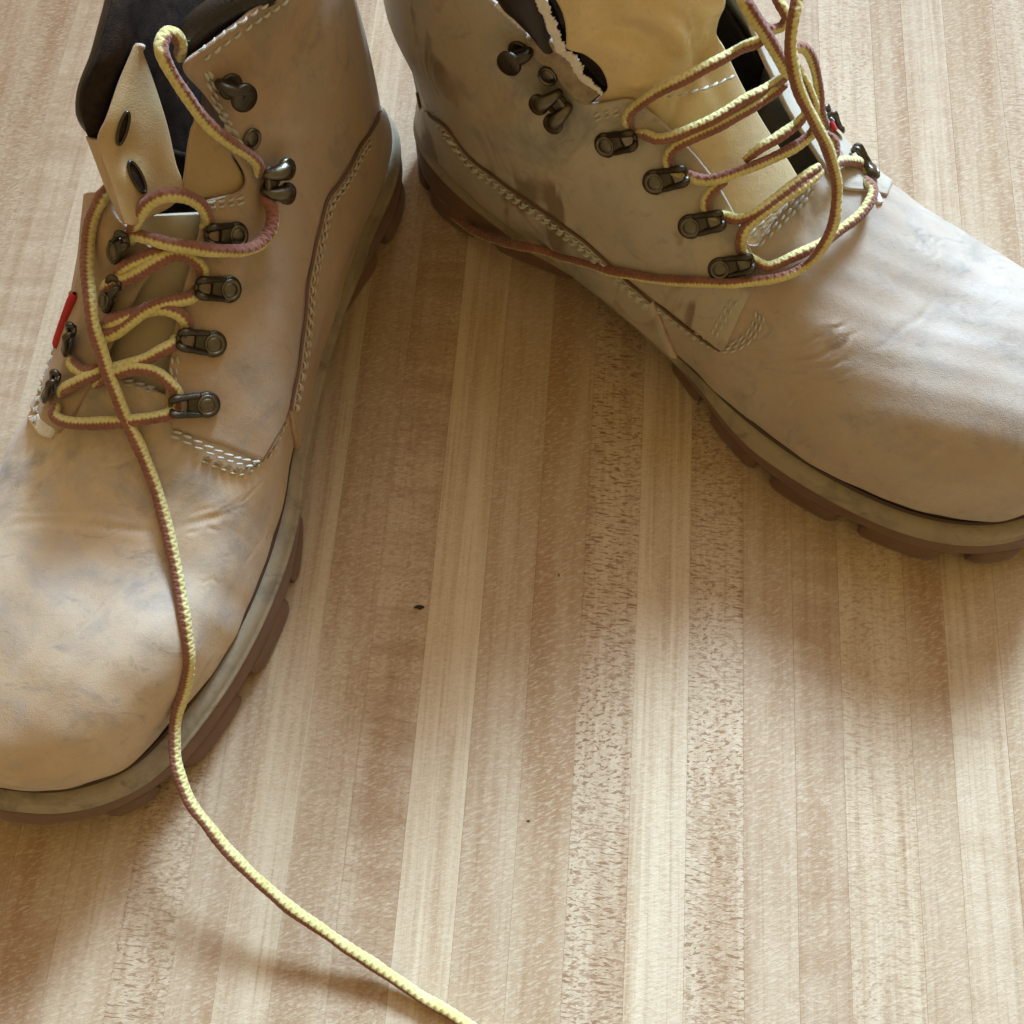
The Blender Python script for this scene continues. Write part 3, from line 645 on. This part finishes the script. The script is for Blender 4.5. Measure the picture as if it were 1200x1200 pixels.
# ------------------------------------------------------------------ eyelets and hooks
def disc(mb, c, r, h, z0=0., dome=.35, seg=24, mi=0):
    prof = [(r, z0), (r, z0+h*.55), (r*.94, z0+h*.88), (r*.80, z0+h), (r*.35, z0+h+dome*.6), (0.001, z0+h+dome*.7)]
    V = [(c[0]+a*math.cos(t), c[1]+a*math.sin(t), z) for a, z in prof for t in [2*math.pi*j/seg for j in range(seg)]]
    mb.add(np.array(V)*mm, gridfaces(len(prof), seg, closed_v=True), mi=mi)
def lathe(mb, c, prof, seg=24):
    V = [(c[0]+a*math.cos(t), c[1]+a*math.sin(t), z) for a, z in prof for t in [2*math.pi*j/seg for j in range(seg)]]
    mb.add(np.array(V)*mm, gridfaces(len(prof), seg, closed_v=True))
def bar(mb, pts, r, n=26, seg=10, flat=1.):
    P = resample(np.array(pts, float)*mm, n); q = np.linspace(0, 1, n); rr = np.interp(q, np.linspace(0, 1, len(r)), r)*mm if np.ndim(r) else np.full(n, r*mm)
    V, F, uv = tube(P, rr, seg, [0, 0, 1.]); F = list(F)+[tuple(range(seg))[::-1], tuple((n-1)*(seg+1)+j for j in range(seg))]
    V = V.copy(); mb.add(V, F, uv)
def plate(mb, outline, z0, z1, bend=None):
    """flat plate with a rounded rim"""
    O = resample(np.array(outline, float), 48, closed=True); c = O.mean(0); rows = []
    for s, z in ((1, z0), (1.0, z0+.6*(z1-z0)), (.95, z1), (.6, z1+.05), (.01, z1+.05)):
        Q = c+(O-c)*s; rows.append(np.column_stack([Q, np.full(len(O), z)+(bend(Q[:, 0]) if bend else 0)]))
    V = np.vstack(rows)*mm; F = gridfaces(len(rows), 48, closed_v=True)
    a = (O[:, 0]*np.roll(O[:, 1], -1)-np.roll(O[:, 0], -1)*O[:, 1]).sum()
    mb.add(V, F if a > 0 else [f[::-1] for f in F])
def eyelet_mesh():
    mb = MB(); disc(mb, (0, 0), 4.35, 1.3, 0, .1)
    plate(mb, [(-1, 4.1), (2.5, 3.9), (5.2, 3.3), (6.4, 2.6), (6.2, 0), (6.4, -2.6), (5.2, -3.3), (2.5, -3.9), (-1, -4.1), (-2.5, 0)], .2, 1.5)
    bar(mb, [(2.2, 3.2, 1.1), (5, 3.0, 1.7), (8.2, 2.75, 2.7), (10.3, 2.6, 3.1), (11.4, 2.1, 2.4), (11.3, 1.3, 1.1)], [.9, 1.05, 1.05, 1.2, 1.3, 1.0])
    bar(mb, [(2.2, -3.2, 1.1), (5, -3.0, 1.7), (8.2, -2.75, 2.7), (10.3, -2.6, 3.1), (11.4, -2.1, 2.4), (11.3, -1.3, 1.1)], [.9, 1.05, 1.05, 1.2, 1.3, 1.0])
    bar(mb, [(11.2, 2.3, 1.2), (11.6, 0, .9), (11.2, -2.3, 1.2)], .8)
    mb2 = MB(); lathe(mb2, (0, 0), [(3.45, 1.2), (3.4, 1.75), (3.1, 2.0), (2.75, 1.95), (2.55, 1.6), (2.3, 1.55), (2.1, 1.85), (1.2, 2.0), (.01, 2.05)])
    return mb, mb2
def hook_mesh(kind):
    mb = MB(); disc(mb, (0, 0), 4.0, 1.0)
    if kind == 0:
        bar(mb, [(-1, 0, .8), (2.5, 0, .9), (5.0, 0, 1.6), (6.0, 0, 3.3), (5.2, 0, 5.0), (2.6, 0, 5.6), (.5, 0, 5.7)], [1.6, 1.7, 1.6, 1.5, 1.6, 1.9, 2.2])
        disc(mb, (-.6, .3), 4.3, 1.6, 5.9, .3)
    else:
        for s in (-1, 1):
            bar(mb, [(0, 1.6*s, .8), (3.0, 2.2*s, 1.2), (5.2, 2.7*s, 2.6), (5.0, 3.0*s, 4.6), (2.6, 3.3*s, 6.0), (-.4, 3.6*s, 6.1), (-2.6, 3.8*s, 5.2)], [1.5, 1.5, 1.6, 1.8, 2.4, 3.0, 2.5])
            disc(mb, (-1.6, 3.9*s), 3.6, 1.8, 5.2, .9)
        plate(mb, [(5.5, 3.0), (6.0, 0), (5.5, -3.0), (2.0, -3.2), (1.4, 0), (2.0, 3.2)], 3.6, 5.0)
        disc(mb, (-1, 0), 2.6, 1.2, .6, .6)
    return mb
_a, _b = eyelet_mesh()
EY = _a.build('lace_eyelet', M['metal_dark']); RV = _b.build('rivet', M['metal'])
HK = [hook_mesh(0).build('lace_hook', M['metal_dark']), hook_mesh(1).build('lace_hook', M['metal'])]
PROTO = [EY, RV]+HK
def fit(c, e, nn):
    """matrix: x from c to e, z along nn"""
    nn = nrm(nn); x = nrm((e-c)-nn*((e-c)@nn)); y = np.cross(nn, x)
    return Matrix(((x[0], y[0], nn[0], c[0]), (x[1], y[1], nn[1], c[1]), (x[2], y[2], nn[2], c[2]), (0, 0, 0, 1)))
def put(src, name, Mx, root, child=None):
    o = src.copy(); o.name = name; COL.objects.link(o); o.parent = root; o.matrix_parent_inverse = Matrix.Translation(-Vector(root.location)); o.matrix_basis = Mx
    if child:
        c = child.copy(); COL.objects.link(c); c.parent = o; c.matrix_basis = Matrix.Identity(4)
    return o
def spot(B, p, off=0.):
    if p[0] == 'k': KT = np.array([[p[1], p[2]]])
    else: k, t, s, d = B.pick(*p); KT = np.array([[k, t*s]])
    P, N = bod(B, KT, off); return P[0], N[0], KT[0]
for B, root, items in ((BL, ROOT_L, [((273,275),(222,272)), ((265,338),(215,333)), ((248,402),(198,393)), ((241,473),(192,473))]),
                       (BR, ROOT_R, [((713,167),(761,152)), ((769,211),(816,195)), ((810,263),(855,248)), ((845,313),(893,297))])):
    for c, e in items:
        P, N, _ = spot(B, c, .0015); Q, _, _ = spot(B, e, .0015); put(EY, 'lace_eyelet', fit(P, Q, N), root, RV)
for B, root, items in ((BL, ROOT_L, [((141,293),(160,286)), ((133,352),(150,340)), ((91,407),(110,396)), ((68,463),(86,452))]), (BR, ROOT_R, [((1013,207),(999,192)), ((972,156),(960,148))])):
    for c, e in items:
        P, N, kt = spot(B, c, .0030); Q, _, _ = spot(B, e, .0030); _, N3, _ = spot(B, ('k', kt[0], -abs(kt[1])-.30)); nn = nrm(N3+.55*N) if B is BL else nrm(N+.25*N3)
        put(EY, 'lace_eyelet', fit(P, Q, nn) @ Matrix.Scale(.88, 4), root, RV)
for B, root, c, e, k in ((BL, ROOT_L, (266,98), (240,88), 0), (BL, ROOT_L, (312,208), (285,214), 1), (BR, ROOT_R, (611,57), (632,50), 0), (BR, ROOT_R, (655,118), (680,100), 1)):
    P, N, _ = spot(B, c, .0015); Q, _, _ = spot(B, e, .0015); put(HK[k], 'lace_hook', fit(P, Q, N), root)
P, N, _ = spot(BL, (289,160), .0012); Q, _, _ = spot(BL, (280,170), .0012); put(RV, 'rivet', fit(P, Q, N), ROOT_L)
P, N, _ = spot(BR, (645,84), .0012); Q, _, _ = spot(BR, (655,90), .0012); put(RV, 'rivet', fit(P, Q, N), ROOT_R)
for o in PROTO: bpy.data.objects.remove(o)
# ------------------------------------------------------------------ laces
def lace_mat():
    t = NT('two_colour_bootlace'); uv = t.n('ShaderNodeSeparateXYZ', {'Vector': t.n('ShaderNodeTexCoord').outputs['UV']})
    u, v = uv.outputs[0], uv.outputs[1]
    ph = t.math('MULTIPLY', u, 1/.0013); tri = t.math('PINGPONG', ph, .5)                     # 0 .. .5
    wob = t.math('MULTIPLY', t.math('SUBTRACT', tri, .25), .065)
    d = t.math('PINGPONG', t.math('ADD', v, .25), .5)                                        # distance measure round the cord, .25 at both borders
    fz = t.noise(t.n('ShaderNodeCombineXYZ', {'X': t.math('MULTIPLY', u, 900.), 'Y': t.math('MULTIPLY', v, 6.), 'Z': 0.}).outputs[0], 1., 3, .7)
    f = t.mapr(t.math('ADD', t.math('ADD', d, wob), t.math('MULTIPLY', t.math('SUBTRACT', fz, .5), .05)), .22, .27)
    n = t.noise(t.n('ShaderNodeTexCoord').outputs['Object'], 160, 4, .6)
    ye = t.mix(t.mapr(n, .3, .7), (.60, .50, .17, 1), (.72, .63, .28, 1)); br = t.mix(t.mapr(n, .3, .7), (.22, .075, .045, 1), (.30, .125, .08, 1))
    c = t.mix(f, ye, br)
    # braid: crossing slanted ridges
    a = t.math('SINE', t.math('ADD', t.math('MULTIPLY', u, 2*math.pi/.0026), t.math('MULTIPLY', v, 2*math.pi*3)))
    b = t.math('SINE', t.math('SUBTRACT', t.math('MULTIPLY', u, 2*math.pi/.0026), t.math('MULTIPLY', v, 2*math.pi*3)))
    h = t.math('MAXIMUM', a, b)
    c = t.mix(t.mapr(h, -.6, .5, .28, 0), c, t.mix(.5, c, (.08, .03, .015, 1), 'MULTIPLY'))
    fib = t.noise(t.n('ShaderNodeTexCoord').outputs['Object'], 2600, 3, .7)
    nm = t.bump(fib, .5, .0003, t.bump(h, .6, .0003))
    return t.bs(Base_Color=c, Roughness=.78, Normal=nm, Specular_IOR_Level=.25, Sheen_Weight=.25, Sheen_Roughness=.5)
M['lace'] = lace_mat()
def lace_pts(B, pts):
    out = []
    for p in pts:
        if len(p) == 4: out.append(unp(p[0], p[1], p[3])); continue
        k, t, s, d = B.pick(p[0], p[1]); S, N = bod(B, np.array([[k, t*s]]), 0.); S = S[0]
        # the point of this sight line that lies h above the leather
        c = np.array([0, 0, CAM_H]); r = unp(p[0], p[1], 0.)-c; r = r/np.linalg.norm(r); q = c+r*((S-c)@r)
        out.append(q-r*(p[2]*mm/max(.45, float(-(r@N[0])))))
    return np.array(out)
def strand(mb, B, pts, flip=False, ph=(0, 0), r=LACE_R):
    r = r*(.88 if B is BR else 1.)
    P = resample(lace_pts(B, pts), step=.0007); n = len(P); jt = np.arange(n)*.0007; q0 = pts[0][0]
    P = P+np.stack([np.sin(jt*190+q0)+.6*np.sin(jt*410+q0*2), np.sin(jt*230+q0*3)+.6*np.sin(jt*370), .4*np.sin(jt*260+q0)], -1)*.00013*np.clip(np.minimum(np.arange(n), n-np.arange(n))/12, 0, 1)[:, None]
    T = frames(P); cv = nrm(np.array([0, 0, CAM_H])-P)
    q = np.linspace(0, 1, n); L = np.r_[0, np.cumsum(np.linalg.norm(np.diff(P, axis=0), axis=1))]
    rr = r*(1+.025*np.sin(L*2*np.pi/.0026)+.05*np.sin(L*210+pts[0][0])+.03*np.sin(L*530+pts[0][1]))*np.clip(.75+np.minimum(q, 1-q)*n*.05, 0, 1)
    A = nrm(cv-(cv*T).sum(-1, keepdims=True)*T); Bn = np.cross(T, A); a = np.interp(q, np.linspace(0, 1, len(ph)), ph)[:, None]
    ref = A*np.cos(a)+Bn*np.sin(a)
    V, F, uv = tube(P, rr, 16, ref, flip=False)
    if flip: uv = uv.copy(); uv[:, 1] = 1-uv[:, 1]
    F = list(F)+[tuple(range(16))[::-1], tuple((n-1)*17+j for j in range(16))]
    mb.add(V, F, uv)
    # loose fibres standing off the braid
    return P
def fuzz(mb, P, count, r=LACE_R):
    T = frames(P)
    for _ in range(count):
        i = random.randrange(len(P)); d = nrm(np.random.normal(size=3)); d = nrm(d-T[i]*(d@T[i])); c = P[i]+d*r*.9; e = c+d*random.uniform(.0004, .0012)+T[i]*random.uniform(-.0006, .0006)
        s = np.cross(T[i], d)*.00005; mb.add(np.array([c-s, c+s, e]), [(0, 1, 2)], np.array([[i*.0007, .62]]*3))
lm = MB(); PS = []
def S(*a, **k): PS.append(strand(lm, *a, **k))
pi = math.pi
S(BL, [(66,474,3),(64,487,4),(78,494,4),(110,497,4),(150,493,4),(185,489,4),(201,484,3.5),(205,474,1.5),(203,466,.5)])
S(BL, [(112,452,3),(122,443,4),(137,437,5),(158,432,5),(182,437,5),(200,450,4.5),(208,460,3),(205,470,.8)])
S(BL, [(72,462,2),(77,455,4),(97,445,6),(118,437,5),(142,430,4),(170,421,4),(190,411,4),(203,404,3),(206,395,.8)])
S(BL, [(84,420,2),(87,429,4),(98,435,5),(112,434,5),(126,430,3)], flip=True)
S(BL, [(112,404,2),(118,397,4),(134,389,5),(152,377,5),(172,363,5),(195,354,4),(214,351,3.5),(226,347,2.5),(229,338,.8)], flip=True)
S(BL, [(120,382,3),(134,376,5.5),(152,368,4.5),(172,364,3),(192,363,4.5),(207,367,4.5),(216,374,3.5),(219,383,1),(214,393,.5)], flip=True)
S(BL, [(122,338,2.5),(130,333,4.5),(148,327,5),(166,318,5.5),(184,307,6),(200,299,5),(214,299,4.5),(227,305,4),(236,314,3),(237,324,1),(232,332,.5)])
S(BL, [(136,320,3),(148,312,5),(165,304,5),(184,297,4.5),(200,296,3)], flip=True)
S(BL, [(147,283,2),(155,276,4.5),(175,279,6),(205,287,7),(235,292,7.5),(262,294,7.5),(286,293,7),(304,286,6.5),(315,273,6.5),(319,258,6.5),(318,244,6),(312,234,4.5),(309,222,2.5)], flip=True, ph=(0, 0, .3, .9, 1.6))
S(BL, [(153,283,2),(156,270,4),(162,254,7),(174,238,9),(192,229,10),(212,229,9),(229,236,7),(240,247,5),(245,260,2.5),(238,268,.8)], flip=True)
S(BL, [(303,205,3),(302,192,5),(291,181,7),(272,169,8),(252,153,8.5),(232,132,9),(215,108,9.5),(201,84,9),(191,64,None,.1735),(189,50,None,.1745),(196,39,None,.1740),(206,42,None,.1715),(211,53,None,.1670),(211,68,None,.159)], ph=(0, 0, .2, .5), r=.0019)
free = [(128,220,1),(118,234,3),(109,254,4),(103,285,5),(102,315,6),(105,350,7),(111,385,7.5),(122,425,7),(135,460,6),(152,500,4),(169,538,2.8),(184,577,2.6),(196,620,2.6),
        (206,668,2.6),(215,718,2.6),(221,765,2.6),(218,802,2.8),(208,835,3.5),(204,862,None,.0345),(206,893,None,.0320),(215,922,None,.0295),(235,958,None,.0265),(278,1008,None,.0215),(330,1056,None,.0160),(395,1102,None,.0098),(455,1142,None,.0052),(515,1181,None,.0030),(575,1216,None,.0026),(640,1250,None,.0025)]
S(BL, free, ph=(0, .1, 0, -.1, 0, .15, .5, .7, .7))
for P in PS: fuzz(lm, P, int(len(P)*.35))
lace_L = lm.build('bootlace', M['lace'], ROOT_L); lace_L['label'] = 'yellow and brown lace trailing over the toe'
lm = MB(); PS = []
S(BR, [(748,160,.8),(737,150,2),(736,136,4),(746,124,5.5),(768,110,7),(800,94,8),(832,76,9),(862,60,9),(885,51,None,.146),(900,42,None,.149)])
S(BR, [(745,156,1),(757,158,3),(772,163,5),(795,158,6),(825,145,6.5),(855,128,7),(882,113,7.5),(905,100,8),(922,88,None,.134)])
S(BR, [(800,205,.8),(786,197,2),(783,184,4),(792,172,5.5),(815,160,6),(845,146,6.5),(875,130,7),(902,112,7.5),(920,98,None,.128)])
S(BR, [(797,200,1),(808,206,3),(825,211,4.5),(850,207,5.5),(880,196,6),(908,184,6.5),(932,172,7),(950,158,7.5),(958,145,None,.116)], flip=True)
S(BR, [(872,188,4),(890,174,7),(912,160,8),(932,147,8),(944,134,None,.120)], flip=False)
S(BR, [(840,256,.8),(829,247,2),(828,233,4),(836,221,4),(850,212,3)])
S(BR, [(838,250,1),(850,254,3),(866,257,4.5),(890,247,5.5),(915,228,6),(940,209,6.5),(960,195,7)])
S(BR, [(879,304,.8),(869,294,2),(868,280,4),(874,267,5),(892,252,5.5),(918,233,6),(945,215,6.5),(962,200,6)], flip=True)
S(BR, [(877,299,1),(889,308,3),(903,312,4),(925,303,4.5),(952,290,4.5),(980,274,4.5),(1002,257,5),(1018,238,5.5),(1023,222,4.5),(1014,210,2)])
S(BR, [(1012,205,1),(1008,192,4),(996,188,5),(984,190,5.5),(972,196,6)], flip=True)
S(BR, [(968,150,None,.106),(962,135,None,.113),(960,110,None,.120),(957,85,None,.127),(950,66,None,.132),(940,56,None,.136),(928,58,None,.138)], r=LACE_R*.9)
S(BR, [(972,190,None,.100),(979,178,None,.101),(977,165,None,.103),(968,158,None,.104)])
S(BR, [(868,-8,None,.160),(876,8,None,.158),(888,26,None,.154),(901,46,None,.149),(914,68,None,.143),(925,88,None,.136)], flip=True, r=LACE_R*1.1)
S(BR, [(906,-10,None,.150),(915,6,None,.150),(922,20,None,.148),(914,32,None,.145),(898,34,None,.148),(888,20,None,.148)], r=LACE_R*.9)
S(BR, [(926,72,None,.134),(936,84,None,.131),(946,100,None,.127),(954,120,None,.121),(952,132,None,.118),(942,128,None,.120)], r=LACE_R*.9)
S(BR, [(938,-30,None,.168),(934,0,None,.166),(929,30,None,.162),(927,60,None,.156),(931,90,None,.150),(941,118,None,.143),(955,143,None,.136),(967,168,None,.128),(976,195,None,.120),(981,225,None,.112),(978,258,None,.105),(965,288,None,.099),(944,310,6),(915,324,5),(870,331,4.5),(820,331,3.5),(770,327,3),(722,319,3.4),(695,311,3.6),
       (672,304,4),(648,297,4.5),(625,291,None,.0345),(600,286,None,.026),(575,279,None,.016),(552,268,None,.0105),(538,258,None,.007),(527,250,None,.0045)], ph=(0, 0, 0, 0, 0, -.3, -.7, -1.0, -1.1, -1.1, -1.0))
for P in PS: fuzz(lm, P, int(len(P)*.35))
lace_R = lm.build('bootlace', M['lace'], ROOT_R)
# ------------------------------------------------------------------ stitching
def rows(B, pts, offs, n=120, side=None):
    KT = ktpath(B, pts, n, side); return [shifted(B, KT, o*mm) for o in offs]
Q = .0017
stitches(BL, rows(BL, [(205,500),(230,512),(255,524),(280,533),(302,537)], (-1.0, -2.9), side=1), M['thread'], ROOT_L, off=Q)
stitches(BL, rows(BL, [(236,540),(258,549),(280,556),(297,548),(308,535),(318,518)], (0, 1.6), side=1), M['thread_tan'], ROOT_L, off=.0006)
fk = np.stack([fL[:, 0], fL[:, 1]], -1)
def along(B, KT, offs, a=0, b=1):
    n = len(KT); K = KT[int(a*n):int(b*n)]; sg = 1 if np.abs(shifted(B, K, .002)[:, 1]).mean() > np.abs(K[:, 1]).mean() else -1
    return [shifted(B, K, sg*abs(o)*mm) for o in offs]
stitches(BL, along(BL, fL, (1.5, 3.2), 0, .74), M['thread_tan'], ROOT_L, off=.0034, length=.0030)
stitches(BL, rows(BL, [(333,486),(322,507),(312,524),(304,536)], (1.4, 3.0), side=1), M['thread_tan'], ROOT_L, off=.0006)
stitches(BL, rows(BL, [(206,452),(207,430),(209,412)], (0, 1.6), side=1), M['thread'], ROOT_L, off=Q)
stitches(BL, rows(BL, [(240,242),(262,240),(292,234)], (0, 1.7), side=1), M['thread'], ROOT_L, off=Q)
stitches(BL, rows(BL, [(236,66),(262,46),(290,26),(318,8),(336,-6)], (0, 3.0), side=1), M['thread'], ROOT_L, off=Q)
stitches(BL, rows(BL, [(238,82),(243,100),(250,122),(262,146),(276,172)], (0, 1.2), side=1), M['thread'], ROOT_L, off=Q, r=.0006)
stitches(BL, rows(BL, [(146,449),(165,454),(192,463)], (0, 1.5)), M['thread'], ROOT_L, off=.0006)
stitches(BL, rows(BL, [(47,498),(52,470),(62,430),(76,385),(90,345)], (0, 1.5)), M['thread_tan'], ROOT_L, off=.0018)
stitches(BR, along(BR, fR, (1.4, 3.0, 4.6), 0, .70), M['thread'], ROOT_R, off=.0034, length=.0028)
stitches(BR, rows(BR, [(772,356),(800,378),(825,393),(850,402),(870,394),(883,376),(886,358)], (-.2, -1.7, -3.2), side=1), M['thread'], ROOT_R, off=.0006)
stitches(BR, rows(BR, [(842,392),(852,372),(866,350)], (0, 1.9), side=1), M['thread'], ROOT_R, off=Q)
stitches(BR, rows(BR, [(889,288),(910,268),(935,243),(958,220)], (0, 1.6, 3.6, 5.2)), M['thread'], ROOT_R, off=.0006)
stitches(BR, rows(BR, [(700,138),(716,134),(740,128)], (0, 1.7), side=1), M['thread'], ROOT_R, off=Q)
stitches(BR, rows(BR, [(782,112),(806,108),(835,99),(862,88)], (0, )), M['thread'], ROOT_R, off=.001)
# ------------------------------------------------------------------ tags, worn spots
def strip(B, name, pts, w, off, mat, root, h=.0012, side=None, n=40):
    KT = ktpath(B, pts, n, side); P, N = bod(B, KT, off); q = np.linspace(0, 1, n); V, F, uv = tube(P, w*np.clip(np.minimum(q, 1-q)*8+.5, 0, 1), 12, N)
    return mesh(name, V, F, mat, root, uv=uv)
strip(BL, 'pull_tag', [(73,410),(80,388),(89,362),(96,345)], .0015, .0022, M['red'], ROOT_L)
c = unp(974,143,.108); V, F, uv = tube(np.array([c, unp(977,149,.1075), unp(979,153,.107)]), .0009, 10); mesh('pull_tag', V, F, M['red'], ROOT_R, uv=uv)
pad(BL, ROOT_L, 'frayed_seam', [(36,490),(42,500),(50,510),(62,514)], [(52,486),(56,492),(62,498),(70,502)], .0016, M['white_raw'], jag=.004, n=24, m=8)
pad(BR, ROOT_R, 'frayed_seam', [(1019,226),(1022,233),(1026,241)], [(1026,226),(1029,232),(1033,239)], .0016, M['white_raw'], jag=.004, n=20, m=6)
# crumbs on the table
def crumb(u, v, s, label):
    mb = MB(); c = unp(u, v, 0)
    bm = bmesh.new(); bmesh.ops.create_icosphere(bm, subdivisions=2, radius=1)
    V = np.array([x.co[:] for x in bm.verts]); F = [[x.index for x in f.verts] for f in bm.faces]; bm.free()
    V = V*(1+.35*np.sin(V[:, :1]*5+V[:, 1:2]*7))*np.array([1.5, .6, .35])*s*mm; V[:, 2] -= V[:, 2].min(); V = V+np.array([c[0], c[1], 0])
    o = mesh('crumb', V, F, M['crumb']); prop(o, label, 'crumb', None)
crumb(491, 712, 1.25, 'dark crumb on the wooden table between the two boots')
crumb(619, 962, .45, 'tiny dark speck on the bare near part of the wooden table')
